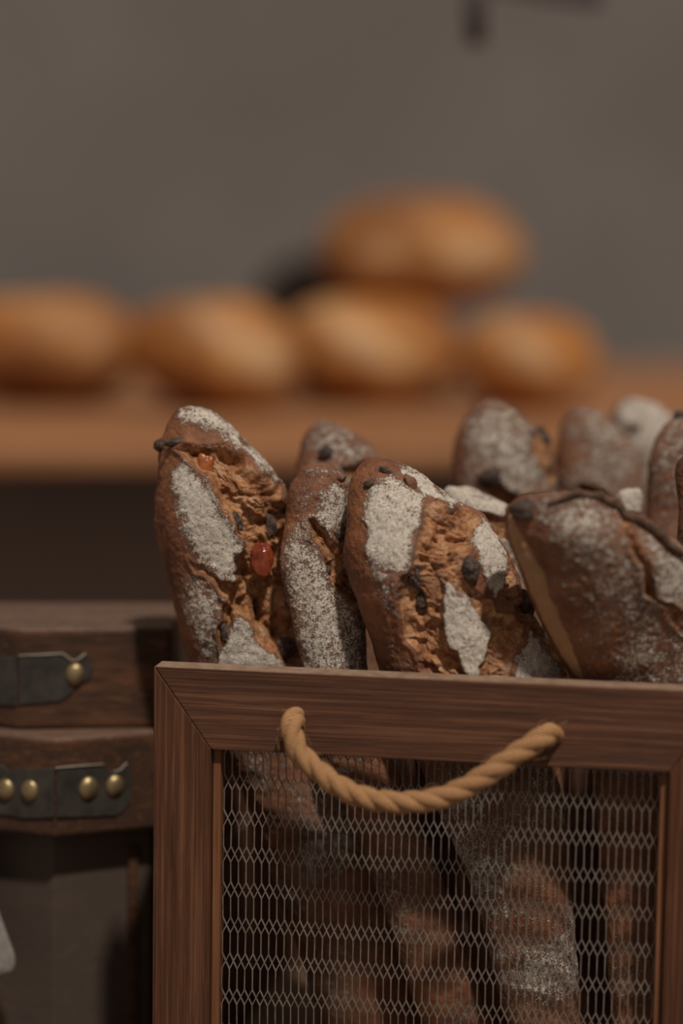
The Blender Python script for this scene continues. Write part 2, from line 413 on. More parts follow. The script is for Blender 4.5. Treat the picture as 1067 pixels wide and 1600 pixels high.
# black round tray leaning behind
tc = on_z(486, 582, TZ)
tr = empty('round_tray', tc); tag(tr, 'black round tray standing on edge behind the stacked round loaves', 'tray')
Rt = 0.074
def disc_pts(r, y0, n=48): return [(r * math.cos(2 * math.pi * k / n), y0, r * math.sin(2 * math.pi * k / n)) for k in range(n)]
bm = bmesh.new()
prof = [(0.0, 0.0), (Rt - 0.010, 0.0), (Rt - 0.002, -0.010), (Rt, -0.012), (Rt + 0.001, -0.010), (Rt - 0.006, 0.004), (0.0, 0.004)]
rings = []
for r, y in prof:
    rings.append([bm.verts.new((max(r, 1e-4) * math.cos(2 * math.pi * k / 64), y, max(r, 1e-4) * math.sin(2 * math.pi * k / 64))) for k in range(64)])
for a, b in zip(rings, rings[1:]):
    for k in range(64): bm.faces.new([a[k], a[(k + 1) % 64], b[(k + 1) % 64], b[k]])
bmesh.ops.remove_doubles(bm, verts=bm.verts, dist=2e-4)
bmesh.ops.recalc_face_normals(bm, faces=bm.faces)
me = bpy.data.meshes.new('dish'); bm.to_mesh(me); bm.free()
o = link_mesh('dish', me, M_BLACK, smooth=True); o.parent = tr; o.location = (0, 0.0, Rt); o.rotation_euler = (math.radians(0), 0, 0)
bm = bmesh.new(); rr = [(Rt * math.cos(2 * math.pi * k / 64), -0.012, Rt * math.sin(2 * math.pi * k / 64)) for k in range(65)]
tube(bm, rr, 0.0022, 8, False); o = local_obj('rim', bm, M_BLACK, tr); o.location = (0, 0, Rt)

# ================================================================== DISPLAY COUNTER
cn = empty('display_counter', (0.05, 1.5, 0)); tag(cn, 'brown wooden counter underneath the bread crate and octagonal boxes', 'counter')
bm = bmesh.new(); bm_box(bm, (-0.6, -0.42, COUNTER_Z - 0.04), (0.6, 0.30, COUNTER_Z)); local_obj('counter_top', bm, M_BOX, cn, 0.004)
for sx in (-0.54, 0.54):
    for sy in (-0.36, 0.24):
        bm = bmesh.new(); bm_box(bm, (sx - 0.03, sy - 0.03, 0), (sx + 0.03, sy + 0.03, COUNTER_Z - 0.04)); local_obj('leg', bm, M_BOX, cn)

# ================================================================== CRATE
O = at(240.5, 1041, 1.262)
Rr = on_z(1067, 1078.5, O[2])
ex = Rr - O; ex[2] = 0; ex /= np.linalg.norm(ex); ez = np.array([0, 0, 1.0]); ey = np.cross(ez, ex)   # ey points into the crate
def cp(u, v, w): return O + u * ex + v * ey + w * ez
def crate_uw(px, py, v=0.0):
    p = on_plane(px, py, O + v * ey, ey) - O; return float(p @ ex), float(p @ ez)
SW = crate_uw(328, 1400)[0]              # stile width
RH = -crate_uw(330, 1171)[1]             # rail height
RX = crate_uw(1042, 1300)[0]             # inner edge of right stile
CW = RX + SW; CH = O[2] - COUNTER_Z; CD = 0.34; TH = 0.016
crate = empty('bread_crate', cp(CW / 2, CD / 2, -CH)); crate.rotation_euler = (0, 0, math.atan2(ex[1], ex[0]))
tag(crate, 'brown wooden crate with wire mesh front and rope handle, full of loaves', 'crate')
CM = Matrix(((ex[0], ey[0], 0, 0), (ex[1], ey[1], 0, 0), (0, 0, 1, 0), (0, 0, 0, 1)))
def board(name, loop, v0, v1, along, mat, bevel=0.0006, parent=crate, wob=0.0):
    """loop of (u,w) in crate front coordinates extruded v0..v1; local X runs along the grain"""
    us = [p[0] for p in loop]; ws = [p[1] for p in loop]
    c = cp((min(us) + max(us)) / 2, (v0 + v1) / 2, (min(ws) + max(ws)) / 2)
    if along == 'u': bx, by, bz = ex, ey, ez
    elif along == 'w': bx, by, bz = ez, ey, -ex
    else: bx, by, bz = ey, -ex, ez
    M = Matrix(((bx[0], by[0], bz[0], c[0]), (bx[1], by[1], bz[1], c[1]), (bx[2], by[2], bz[2], c[2]), (0, 0, 0, 1)))
    bm = bmesh.new(); bm_prism(bm, [cp(u, v0, ww) for u, ww in loop], (v1 - v0) * ey)
    bmesh.ops.recalc_face_normals(bm, faces=bm.faces)
    bmesh.ops.bevel(bm, geom=list(bm.edges), offset=bevel, segments=2, affect='EDGES', profile=0.5, clamp_overlap=True)
    if wob:
        bmesh.ops.triangulate(bm, faces=[f for f in bm.faces if len(f.verts) > 4])
        es = [e for e in bm.edges if e.calc_length() > 0.03]
        bmesh.ops.subdivide_edges(bm, edges=es, cuts=70, use_grid_fill=True)
        bm.verts.ensure_lookup_table()
        pos = np.array([v.co[:] for v in bm.verts])
        d = (fbm(pos * 90, 3) - 0.5) * wob
        for v, dd in zip(bm.verts, d):
            v.co += Vector((0, 0, 1)) * float(dd)
    bm.transform(M.inverted())
    me = bpy.data.meshes.new(name); bm.to_mesh(me); bm.free(); me.materials.append(mat)
    o = bpy.data.objects.new(name, me); COL.objects.link(o); o.parent = parent
    o.matrix_basis = world_of(parent).inverted() @ M
    return o
g = 0.0003
# front frame, mitred
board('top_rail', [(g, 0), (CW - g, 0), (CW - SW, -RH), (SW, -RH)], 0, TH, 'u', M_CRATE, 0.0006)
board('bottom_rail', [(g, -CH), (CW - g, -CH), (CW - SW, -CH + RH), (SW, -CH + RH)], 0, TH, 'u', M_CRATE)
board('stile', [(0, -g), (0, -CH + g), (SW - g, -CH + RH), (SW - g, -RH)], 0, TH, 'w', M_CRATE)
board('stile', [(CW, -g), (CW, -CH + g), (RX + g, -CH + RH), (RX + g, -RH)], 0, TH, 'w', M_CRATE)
# inner beads holding the mesh
board('bead', [(SW, -RH), (SW + 0.0042, -RH), (SW + 0.0042, -CH + RH), (SW, -CH + RH)], 0.0045, TH, 'w', M_STRIP, 0.0006)
board('bead', [(RX - 0.0042, -RH), (RX, -RH), (RX, -CH + RH), (RX - 0.0042, -CH + RH)], 0.0045, TH, 'w', M_STRIP, 0.0006)
# back, sides, bottom
for v0 in (CD - TH,):
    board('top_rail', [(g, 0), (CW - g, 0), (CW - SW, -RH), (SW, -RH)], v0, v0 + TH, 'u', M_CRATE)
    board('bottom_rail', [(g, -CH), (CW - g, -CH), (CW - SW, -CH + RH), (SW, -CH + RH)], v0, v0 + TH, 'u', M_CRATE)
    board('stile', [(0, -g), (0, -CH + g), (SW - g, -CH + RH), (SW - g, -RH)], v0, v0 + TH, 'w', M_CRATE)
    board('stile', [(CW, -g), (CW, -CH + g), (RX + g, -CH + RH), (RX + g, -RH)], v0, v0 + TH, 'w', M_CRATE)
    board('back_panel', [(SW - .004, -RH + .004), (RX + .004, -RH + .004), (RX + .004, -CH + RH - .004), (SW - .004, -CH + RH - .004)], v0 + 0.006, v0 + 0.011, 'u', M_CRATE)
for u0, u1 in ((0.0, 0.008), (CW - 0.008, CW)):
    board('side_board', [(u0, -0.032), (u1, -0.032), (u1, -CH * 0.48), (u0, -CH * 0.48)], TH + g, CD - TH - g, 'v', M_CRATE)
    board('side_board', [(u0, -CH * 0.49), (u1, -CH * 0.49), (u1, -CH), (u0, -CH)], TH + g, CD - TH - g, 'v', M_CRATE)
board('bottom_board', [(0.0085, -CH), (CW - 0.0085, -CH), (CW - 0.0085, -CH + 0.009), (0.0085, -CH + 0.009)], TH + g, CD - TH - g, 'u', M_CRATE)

# expanded metal mesh
def make_mesh_panel():
    bm = bmesh.new()
    px_u = (crate_uw(800, 1300)[0] - crate_uw(400, 1300)[0]) / 400.0
    px_w = (crate_uw(345, 1200)[1] - crate_uw(345, 1400)[1]) / 200.0
    p = 12.15 * px_u; dh = 12.4 * px_w; bar = 31.4 * px_w; per = 2 * dh + bar
    u0, u1 = SW + 0.005, RX - 0.005
    nc = int((u1 - u0) / p); p = (u1 - u0) / nc
    wtop = crate_uw(345, 1285)[1] + bar + dh + 6 * per
    vm = 0.0095
    r = 0.00027; dv = 0.0006
    def strand(a, b):
        (ua, wa), (ub, wb) = a, b
        if max(wa, wb) > -RH + 0.012 or min(wa, wb) < -CH + RH - 0.012: return
        du, dw = ub - ua, wb - wa; L = math.hypot(du, dw); nx, ny = -dw / L * r, du / L * r
        def wob(u, ww): return vm + 0.0009 * math.sin(u * 61 + ww * 20) + 0.0006 * math.sin(ww * 90 + 1.3)
        va, vb = wob(ua, wa), wob(ub, wb)
        vs = []
        for (uu, ww, vv) in ((ua, wa, va), (ub, wb, vb)):
            for s, t in ((-1, -1), (1, -1), (1, 1), (-1, 1)):
                vs.append(bm.verts.new(V(cp(uu + s * nx, vv + t * dv, ww + s * ny))))
        for f in ((0, 1, 5, 4), (1, 2, 6, 5), (2, 3, 7, 6), (3, 0, 4, 7), (3, 2, 1, 0), (4, 5, 6, 7)):
            bm.faces.new([vs[i] for i in f])
    rng = random.Random(3)
    row = 0; wt = wtop
    while wt > -CH:
        for k in range(nc + 1):
            uk = u0 + k * p
            j = rng.uniform(-1, 1) * p * 0.03
            w1 = wt; w2 = wt - bar; w3 = w2 - dh; w4 = w3 - dh
            strand((uk, w1), (uk + j, w2))
            if k < nc:
                um = uk + p / 2
                strand((uk + j, w2), (um, w3)); strand((um, w3), (uk + p, w2))
                strand((uk, w4), (um, w3)); strand((um, w3), (uk + p, w4))
        wt -= per
    me = bpy.data.meshes.new('wire_mesh'); bm.to_mesh(me); bm.free()
    c = cp(CW / 2, vm, -CH / 2)
    o = link_mesh('wire_mesh', me, M_WIRE, crate, c); o['label'] = 'grey expanded metal mesh'
make_mesh_panel()

# rope handle
def catmull(P, n):
    P = np.array(P, float); P = np.vstack([2 * P[0] - P[1], P, 2 * P[-1] - P[-2]]); out = []
    segs = len(P) - 3
    for i in range(segs):
        p0, p1, p2, p3 = P[i:i + 4]
        for t in np.linspace(0, 1, n, endpoint=(i == segs - 1)):
            out.append(0.5 * ((2 * p1) + (-p0 + p2) * t + (2 * p0 - 5 * p1 + 4 * p2 - p3) * t * t + (-p0 + 3 * p1 - 3 * p2 + p3) * t ** 3))
    return np.array(out)
def make_rope():
    ctrl = [(472, 1120, 0.013), (463, 1121, 0.002), (457, 1128, -0.006), (457, 1148, -0.011), (467, 1175, -0.014), (494, 1202, -0.017), (528, 1228, -0.019), (566, 1245, -0.020), (606, 1253, -0.021),
            (650, 1253, -0.021), (690, 1246, -0.020), (724, 1232, -0.019), (762, 1209, -0.017), (800, 1183, -0.014), (838, 1158, -0.010), (856, 1148, -0.005), (866, 1146, 0.004), (868, 1147, 0.014)]
    C = catmull([on_plane(a, b, O + v * ey, ey) for a, b, v in ctrl], 26)
    seg = np.linalg.norm(np.diff(C, axis=0), axis=1); s = np.r_[0, np.cumsum(seg)]
    n = 520; ss = np.linspace(0, s[-1], n); C = np.c_[[np.interp(ss, s, C[:, i]) for i in range(3)]].T
    T = np.gradient(C, axis=0); T /= np.linalg.norm(T, axis=1)[:, None]
    u = np.cross(T[0], [0, 0, 1.0]); Us = []
    for t in T:
        u = u - t * (u @ t); u /= np.linalg.norm(u); Us.append(u)
    Us = np.array(Us); Vs = np.cross(T, Us)
    Rr_ = 0.0056; a = Rr_ * 0.44; rs = Rr_ * 0.64; pitch = 0.036
    NS = 30
    verts, faces, fib = [], [], []
    for k in range(3):
        ph = 2 * math.pi * (ss / pitch + k / 3)
        cc = C + a * (np.cos(ph)[:, None] * Us + np.sin(ph)[:, None] * Vs)
        tt = np.gradient(cc, axis=0); tt /= np.linalg.norm(tt, axis=1)[:, None]
        base = len(verts)
        e1 = np.cos(ph)[:, None] * Us + np.sin(ph)[:, None] * Vs; e1 = e1 - tt * np.sum(e1 * tt, 1)[:, None]; e1 /= np.linalg.norm(e1, axis=1)[:, None]
        e2 = np.cross(tt, e1)
        for i in range(n):
            for q in range(NS):
                an = 2 * math.pi * q / NS
                tw = an - 2 * math.pi * ss[i] / 0.016      # yarns twist the other way
                f = 0.5 + 0.5 * math.cos(9 * tw + 1.5 * math.sin(ss[i] * 300 + k))
                jr = rs * (0.955 + 0.055 * f)
                verts.append(cc[i] + jr * (math.cos(an) * e1[i] + math.sin(an) * e2[i])); fib.append(f)
        for i in range(n - 1):
            for q in range(NS):
                A = base + i * NS + q; B = base + i * NS + (q + 1) % NS
                faces.append((A, B, B + NS, A + NS))
        faces.append(tuple(base + q for q in range(NS))[::-1]); faces.append(tuple(base + (n - 1) * NS + q for q in range(NS)))
    # stray fibres
    rng = random.Random(8)
    for q in range(90):
        i = rng.randrange(20, n - 30); an = rng.uniform(0, 2 * math.pi)
        d = math.cos(an) * Us[i] + math.sin(an) * Vs[i]
        p0 = C[i] + d * Rr_ * 0.95; L = rng.uniform(0.003, 0.009)
        p1 = p0 + d * L * 0.35 + T[i] * L * 0.6; p2 = p1 + d * L * rng.uniform(-0.3, 0.3) + T[i] * L * 0.5
        b0 = len(verts)
        for p in (p0, p1, p2):
            for c_ in range(3):
                aa = 2 * math.pi * c_ / 3; verts.append(p + 0.00009 * (math.cos(aa) * Us[i] + math.sin(aa) * Vs[i])); fib.append(0.8)
        for r_ in range(2):
            for c_ in range(3):
                A = b0 + r_ * 3 + c_; B = b0 + r_ * 3 + (c_ + 1) % 3; faces.append((A, B, B + 3, A + 3))
    me = bpy.data.meshes.new('rope_handle'); me.from_pydata([tuple(v) for v in verts], [], faces)
    at_ = me.attributes.new('fibre', 'FLOAT', 'POINT'); at_.data.foreach_set('value', np.array(fib, np.float32))
    o = link_mesh('rope_handle', me, M_ROPE, crate, C[n // 2], smooth=True)
    o['label'] = 'twisted tan jute rope handle'
make_rope()

# ================================================================== OCTAGONAL BOXES
def foot_prism(name, pts, z0, z1, mat, parent, bevel=0.002, wob=0.0):
    pts = [np.array([p[0], p[1], z0]) for p in pts]
    bm = bmesh.new(); bm_prism(bm, pts, (0, 0, z1 - z0))
    c = np.mean(pts, 0); c[2] = (z0 + z1) / 2
    return from_bm(name, bm, mat, parent, c, bevel=bevel, seg=3)
def inset(pts, d):
    c = np.mean(np.array(pts), 0); out = []
    for p in pts:
        v = np.array(p) - c; L = np.linalg.norm(v[:2]); out.append(c + v * (L - d) / L)
    return out
KL = at(86, 1154.5, 1.345); ZL = KL[2]
low = [on_z(-130, 1133, ZL), KL, on_z(268, 1139.5, ZL)]
lowfoot = low + [low[2] + np.array([0.02, 0.10, 0]), low[2] + np.array([-0.03, 0.17, 0]), low[0] + np.array([0.0, 0.19, 0]), low[0] + np.array([-0.05, 0.10, 0])]
hL = KL[2] - on_plane(86, 1311.5, KL, (0, 1, 0))[2]
lower = empty('octagonal_box', (np.mean([p[0] for p in lowfoot]), np.mean([p[1] for p in lowfoot]), COUNTER_Z))
tag(lower, 'larger dark wooden octagonal box underneath, two brass studs on each corner face', 'box')
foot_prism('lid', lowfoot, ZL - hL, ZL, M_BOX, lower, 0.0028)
body = inset(lowfoot, 0.017)
foot_prism('body', body, COUNTER_Z, ZL - hL, M_BOXBODY, lower, 0.001)

PB = on_z(28, 1141, ZL); KU = on_plane(28, 982.5, PB, (0, 1, 0)); ZU = KU[2]
up = [on_z(-85, 972, ZU), KU, on_z(268, 980, ZU)]
ub = [on_z(285, 941, ZU), on_z(-95, 940, ZU)]
upfoot = up + ub + [on_z(-120, 955, ZU)]
upper = empty('octagonal_box', (np.mean([p[0] for p in upfoot]), np.mean([p[1] for p in upfoot]), ZL))
tag(upper, 'smaller dark wooden octagonal box stacked on top, a single brass stud showing', 'box')
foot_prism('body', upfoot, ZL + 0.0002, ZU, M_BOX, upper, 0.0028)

def face_plane(a, b):
    d = np.array(b) - np.array(a); d[2] = 0; d /= np.linalg.norm(d); nrm = np.array([d[1], -d[0], 0])
    return np.array(a), nrm
def plate(px_poly, a, b, parent, name='corner_plate', th=0.0012, mat=None):
    p0, nrm = face_plane(a, b)
    pts = [on_plane(x, y, p0, nrm) for x, y in px_poly]
    bm = bmesh.new(); bm_prism(bm, [p - nrm * 0.0004 for p in pts], nrm * (th + 0.0004))
    return from_bm(name, bm, mat or M_PLATE, parent, np.mean(pts, 0), bevel=0.0004)
def stud(px, py, a, b, parent, r=0.0058):
    p0, nrm = face_plane(a, b); c = on_plane(px, py, p0, nrm) + nrm * 0.0008
    bm = bmesh.new(); bmesh.ops.create_uvsphere(bm, u_segments=28, v_segments=18, radius=1)
    q = V(nrm).to_track_quat('Z', 'Y').to_matrix().to_4x4()
    nz = fbm(np.array([v.co[:] for v in bm.verts]) * 2.2 + px, 2)
    for v, k in zip(bm.verts, nz):
        z = v.co.z
        v.co = v.co * (0.96 + 0.08 * float(k))
        v.co.z = max(v.co.z, -0.1) * 0.62
        v.co *= r
    bmesh.ops.transform(bm, matrix=Matrix.Translation(V(c)) @ q @ Matrix.Diagonal((1, 1.14, 1, 1)), verts=bm.verts)
    o = from_bm('stud', bm, M_BRASS, parent, c, smooth=True); o['label'] = 'domed aged brass stud'
    return o
def wire(px_pts, a, b, parent, r=0.00045):
    p0, nrm = face_plane(a, b)
    bm = bmesh.new(); tube(bm, [on_plane(x, y, p0 + nrm * 0.0016, nrm) for x, y in px_pts], r, 8)
    c = on_plane(*px_pts[0], p0, nrm)
    o = from_bm('plate_edge_glint', bm, M_EDGE, parent, c, smooth=True); return o  # added tube that carries the painted edge highlight
# upper fittings
plate([(29, 1025), (98, 1021), (112, 1033), (122, 1031), (135, 1021), (146, 1044), (140, 1060), (120, 1072), (108, 1086), (95, 1095), (30, 1101)], up[1], up[2], upper)
wire([(29, 1024.5), (64, 1023), (98, 1021), (112, 1032), (120, 1032), (134, 1020.5)], up[1], up[2], upper)
stud(117, 1053, up[1], up[2], upper, 0.0056)
plate([(-60, 1028), (27.5, 1026), (27.5, 1102), (-60, 1098)], up[0], up[1], upper)
# lower fittings
plate([(87, 1200), (160, 1194), (170, 1204), (186, 1203), (199, 1192), (207, 1215), (203, 1250), (192, 1268), (180, 1274), (88, 1277)], low[1], low[2], lower)
wire([(87, 1200), (120, 1197), (162, 1194)], low[1], low[2], lower)
wire([(178, 1206), (188, 1203), (198, 1192)], low[1], low[2], lower)
plate([(-60, 1190), (2, 1194), (14, 1203), (85, 1200), (85, 1277), (40, 1278), (-60, 1262)], low[0], low[1], lower)
stud(137, 1231, low[1], low[2], lower, 0.0059); stud(178.5, 1227, low[1], low[2], lower, 0.0056)
stud(48, 1235, low[0], low[1], lower, 0.0055); stud(10, 1233, low[0], low[1], lower, 0.0055)
plate([(199, 1322), (213, 1321), (211, 1640), (199, 1640)], body[1], body[2], lower, 'batten', 0.003, M_BOX)

# grey cloth corner hanging at the left edge
def make_cloth():
    n1, n2 = 30, 40; verts, faces = [], []
    p0, nrm = face_plane(low[0], low[1]); off = 0.004
    for j in range(n2 + 1):
        t = j / n2
        xr = np.interp(t, [0, 0.3, 0.6, 0.88, 0.95, 1.0], [-32, -14, 3, 24, 25, 20])
        for i in range(n1 + 1):
            s = i / n1
            x = -150 + (xr + 150) * s
            y = 1290 + t * (1518 - 1290 + 34 * (1 - s))
            p = on_plane(x, y, p0 + nrm * off, nrm) + nrm * (0.003 * math.sin(s * 9 + t * 2) * (0.25 + t) + 0.004)
            verts.append(tuple(p))
    for j in range(n2):
        for i in range(n1):
            a = j * (n1 + 1) + i; faces.append((a, a + 1, a + n1 + 2, a + n1 + 1))
    me = bpy.data.meshes.new('grey_cloth'); me.from_pydata(verts, [], faces)
    o = link_mesh('grey_cloth', me, M_CLOTH, None, np.mean(np.array(verts), 0), smooth=True)
    md = o.modifiers.new('thickness', 'SOLIDIFY'); md.thickness = 0.0016
    tag(o, 'grey cloth corner hanging in front of the larger octagonal box at the left edge', 'cloth')
make_cloth()

# ================================================================== LOAVES
def z1(*pts): return [(220 + x / 3.404, 610 + y / 3.404) for x, y in pts]
def z2(*pts): return [(420 + x / 2.964, 640 + y / 2.964) for x, y in pts]
def z3(*pts): return [(680 + x / 2.757, 600 + y / 2.757) for x, y in pts]

GROUP = 'floured fruit loaves standing in the crate'
def loaf(label, left, right, Zs, kd=0.78, seed=1, rows=520, nf=170, nb=46, gashes=(), flours=(), chars=(), base=(0.35, 0.2), lump=0.0022, dust=0.35, bmax=None, holes=()):
    """left/right: silhouette in photo pixels, first point = tip; Zs: (y, depth) of the body axis"""
    left = np.array(left, float); right = np.array(right, float); y0 = min(left[0, 1], right[0, 1]); y1 = max(left[-1, 1], right[-1, 1])
    s = np.linspace(0.0, math.sqrt(y1 - y0), rows); y = y0 + s * s
    fs = lambda P: np.interp(s, np.sqrt(np.clip(P[:, 1] - y0, 0, None)), P[:, 0])
    k = np.exp(-np.linspace(-2, 2, 27) ** 2); k /= k.sum()
    def smooth(a):
        p = np.r_[2 * a[0] - a[13:0:-1], a, 2 * a[-1] - a[-2:-15:-1]]; return np.convolve(p, k, 'valid')
    xl, xr = smooth(fs(left)), smooth(fs(right))
    a = np.clip((xr - xl) / 2, 0.0, None); xc = (xl + xr) / 2
    a[0] = 0.05
    # rounded closed foot
    e = np.clip((y1 - y) / 60.0, 0, 1); a = a * np.sqrt(1 - (1 - e) ** 2 + 1e-4)
    Zp = np.array(Zs, float); Zc = np.interp(y, Zp[:, 0], Zp[:, 1])
    th = np.r_[np.linspace(math.pi, 0, nf, endpoint=False), np.linspace(0, -math.pi, nb, endpoint=False)]   # front half first, left to right
    nt = len(th); ct, st = np.cos(th), np.sin(th)
    b = kd * a / FPX * Zc
    if bmax: b = np.minimum(b, bmax)
    sx = np.sign(ct) * np.abs(ct) ** 0.92
    PX = xc[:, None] + a[:, None] * sx[None, :]; PY = np.repeat(y[:, None], nt, 1); ZZ = Zc[:, None] - b[:, None] * st[None, :]
    D = ((PX - 533.5) / FPX)[..., None] * RT + ((800 - PY) / FPX)[..., None] * UP + FW
    P = CAM + ZZ[..., None] * D
    # normals
    dth = np.roll(P, -1, 1) - np.roll(P, 1, 1); dy = np.gradient(P, axis=0)
    nr = np.cross(dth, dy); ln = np.linalg.norm(nr, axis=2, keepdims=True); nr = nr / np.maximum(ln, 1e-12)
    ctr = CAM + Zc[:, None] * (((xc - 533.5) / FPX)[:, None] * RT + ((800 - y) / FPX)[:, None] * UP + FW)
    if np.mean(np.sum(nr * (P - ctr[:, None]), 2)) < 0: nr = -nr
    nr[:4] = np.array([0, 0, 1.0])
    F = P.reshape(-1, 3); NR = nr.reshape(-1, 3); pix = np.c_[PX.ravel(), PY.ravel()]; front = np.tile(st > -0.05, rows)
    Q = F * 1.0 + seed * 3.17
    disp = (fbm(Q * 30, 3) - 0.5) * 2 * lump + (fbm(Q * 110, 3) - 0.5) * lump * 0.45 + (fbm(Q * 420, 3) - 0.5) * 0.0010
    wx = (fbm(Q * 130, 3) - 0.5); wy = (fbm(Q * 130 + 31, 3) - 0.5)
    wpix = pix + np.c_[wx, wy] * 22
    flour = base[0] + base[1] * (fbm(Q * 60 + 5, 3) - 0.5) * 2
    edge = np.tile(np.abs(ct) ** 3 * (ct < 0), rows); flour = flour - 0.26 * edge
    lowz = sstep(pix[:, 1], 1080, 1180); flour = flour * (1 - lowz) + lowz * (0.36 + 1.1 * (fbm(Q * 24 + 11, 3) - 0.5))
    crumb = np.zeros(len(F)); char = np.zeros(len(F))
    for poly, amt, fe in flours:
        d = sdf(wpix, poly); mk = sstep(d, -fe * 1.4, fe * 1.4) * front
        am = min(amt, 0.86) + 0.30 * (fbm(Q * 75 + 2, 3) - 0.5) + 0.10 * (1 - sstep(d, -fe, fe * 3))* (-1)
        flour = flour * (1 - mk) + am * mk
        disp += mk * 0.0006
    for gsh in gashes:
        poly, depth = gsh[0], gsh[1]; fe = gsh[2] if len(gsh) > 2 else 7; fold = gsh[3] if len(gsh) > 3 else 1.0; ang = gsh[4] if len(gsh) > 4 else 0.5
        d = sdf(wpix, poly); mk = sstep(d, -1.5, 3.0) * front; prof = sstep(d, -1.0, fe)
        lip = np.exp(-((d + 4) / 5.0) ** 2) * front * 0.0011
        # torn, stringy folds running across the cut
        ang2 = (fbm(Q * 38 + 3, 2) - 0.5) * 1.6
        ca, sa = np.cos(ang + ang2 * 0.35), np.sin(ang + ang2 * 0.35)
        gx_, gy_ = (pix[:, 0] - 500) / 3000, (pix[:, 1] - 900) / 3000
        q2 = np.c_[gx_ * ca + gy_ * sa, -gx_ * sa + gy_ * ca, F[:, 1]]
        q2 = q2 + 0.010 * np.c_[wx, wy, wx]
        r1 = 1 - np.abs(2 * fbm(q2 * np.array([55, 120, 60]) + seed, 3, 0.45) - 1)
        r2 = fbm(q2 * np.array([190, 420, 200]) + seed * 2, 4, 0.6)
        r3 = fbm(q2 * np.array([110, 1500, 400]) + seed * 4, 2, 0.6)
        hole = sstep(fbm(q2 * np.array([75, 110, 70]) + 9 + seed, 2), 0.57, 0.70)
        g_ = -depth * prof + prof * fold * ((r1 - 0.66) * 0.0062 + (r2 - 0.5) * 0.0030 + (r3 - 0.5) * 0.0019 - hole * 0.0034)
        disp = disp * (1 - mk * 0.4) + g_ * (mk > 0) * front + lip
        crumb = np.maximum(crumb, mk); 
        char = np.maximum(char, 0.55 * np.exp(-((d + 0.5) / 2.2) ** 2) * front * (fbm(Q * 90, 2) > 0.5))
    for poly, hd in holes:
        d = sdf(wpix, poly); mk = sstep(d, -4, 7) * front; disp -= mk * hd
    # flour islands that stand inside the cut
    for poly, amt, fe in [f for f in flours if amt_island(f)]:
        d = sdf(wpix, poly); mk = sstep(d, -2, 3) * front
        crumb = crumb * (1 - mk); disp = disp * (1 - mk) + mk * (0.0012 + (fbm(Q * 200, 4, 0.6) - 0.5) * 0.0026)
        char = char * (1 - mk)
    for poly, amt in chars:
        d = sdf(wpix, poly); char = np.maximum(char, amt * sstep(d, -2, 2) * front)
    # taper the displacement where the tip closes
    tipf = np.repeat(np.clip(a / 14.0, 0, 1), nt)
    F = F + NR * (disp * tipf)[:, None]
    F[:, 2] = np.maximum(F[:, 2], O[2] - CH + 0.0096)
    idx = np.arange(rows * nt).reshape(rows, nt)
    A = idx[:-1]; B = idx[1:]
    fc = np.stack([A, np.roll(A, -1, 1), np.roll(B, -1, 1), B], -1).reshape(-1, 4)
    org = F[(rows - 1) * nt:].mean(0)
    G = F - org
    me = bpy.data.meshes.new('fruit_loaf')
    me.vertices.add(len(G)); me.vertices.foreach_set('co', G.astype(np.float32).ravel())
    caps = [list(idx[0]), list(idx[-1][::-1])]
    nl = len(fc) * 4 + 2 * nt
    me.loops.add(nl); me.loops.foreach_set('vertex_index', np.r_[fc.ravel(), caps[0][::-1], caps[1][::-1]].astype(np.int32))
    me.polygons.add(len(fc) + 2)
    me.polygons.foreach_set('loop_start', np.r_[np.arange(len(fc)) * 4, len(fc) * 4, len(fc) * 4 + nt].astype(np.int32))
    me.update(calc_edges=True); me.validate()
    for nm, arr in (('flour', flour), ('crumb', crumb), ('char', char), ('dust', np.full(len(G), dust) + (fbm(Q * 50, 2) - 0.5) * 0.7)):
        at_ = me.attributes.new(nm, 'FLOAT', 'POINT'); at_.data.foreach_set('value', np.clip(arr, 0, 1).astype(np.float32))
    bm = bmesh.new(); bm.from_mesh(me); bmesh.ops.recalc_face_normals(bm, faces=bm.faces); bm.to_mesh(me); bm.free()
    o = link_mesh('fruit_loaf', me, M_BREAD, smooth=True); o.location = V(org)
    tag(o, label, 'bread', GROUP)
    o_front = np.where(front)[0]
    return dict(o=o, F=F[o_front], NR=NR[o_front], pix=pix[o_front])
def amt_island(f): return f[1] >= 0.9
def fruit(L, name, px, py, rx, ry, rot=0.0, mat=None, sink=0.25, seed=0, wr=0.30, flat=0.75, label=None):
    """wrinkled dried fruit pressed into the loaf where the photo shows it (sizes in photo pixels)"""
    i = np.argmin(np.hypot(L['pix'][:, 0] - px, L['pix'][:, 1] - py)); c = L['F'][i]
    Z = float((c - CAM) @ FW); sx, sy = rx / FPX * Z, ry / FPX * Z; sz = min(sx, sy) * flat
    bm = bmesh.new(); bmesh.ops.create_icosphere(bm, subdivisions=4, radius=1)
    P = np.array([v.co[:] for v in bm.verts])
    rx *= 1.18; ry *= 1.12; sx *= 1.18; sy *= 1.12; nz = 1.7 * (fbm(P * 1.25 + seed * 2.3, 2) - 0.5); rid = np.abs(2 * fbm(P * np.array([2.6, 1.5, 2.6]) + seed * 7.7, 3) - 1)
    P = P * (1 + 0.5 * nz - wr * 2 * (0.28 - rid).clip(0))[:, None]
    cr, sr = math.cos(rot), math.sin(rot)
    X = P[:, 0] * sx; Y = P[:, 1] * sy; W = P[:, 2] * sz
    X, Y = X * cr - Y * sr, X * sr + Y * cr
    R3 = X[:, None] * RT + Y[:, None] * UP - W[:, None] * FW
    cc = c - FW * sz * (1 - 2 * sink) * 0.6
    for v, p in zip(bm.verts, R3 + cc): v.co = V(p)
    o = from_bm(name, bm, mat or M_RAISIN, L['o'], cc, smooth=True)
    if label: o['label'] = label
    return o

BOT = 1735
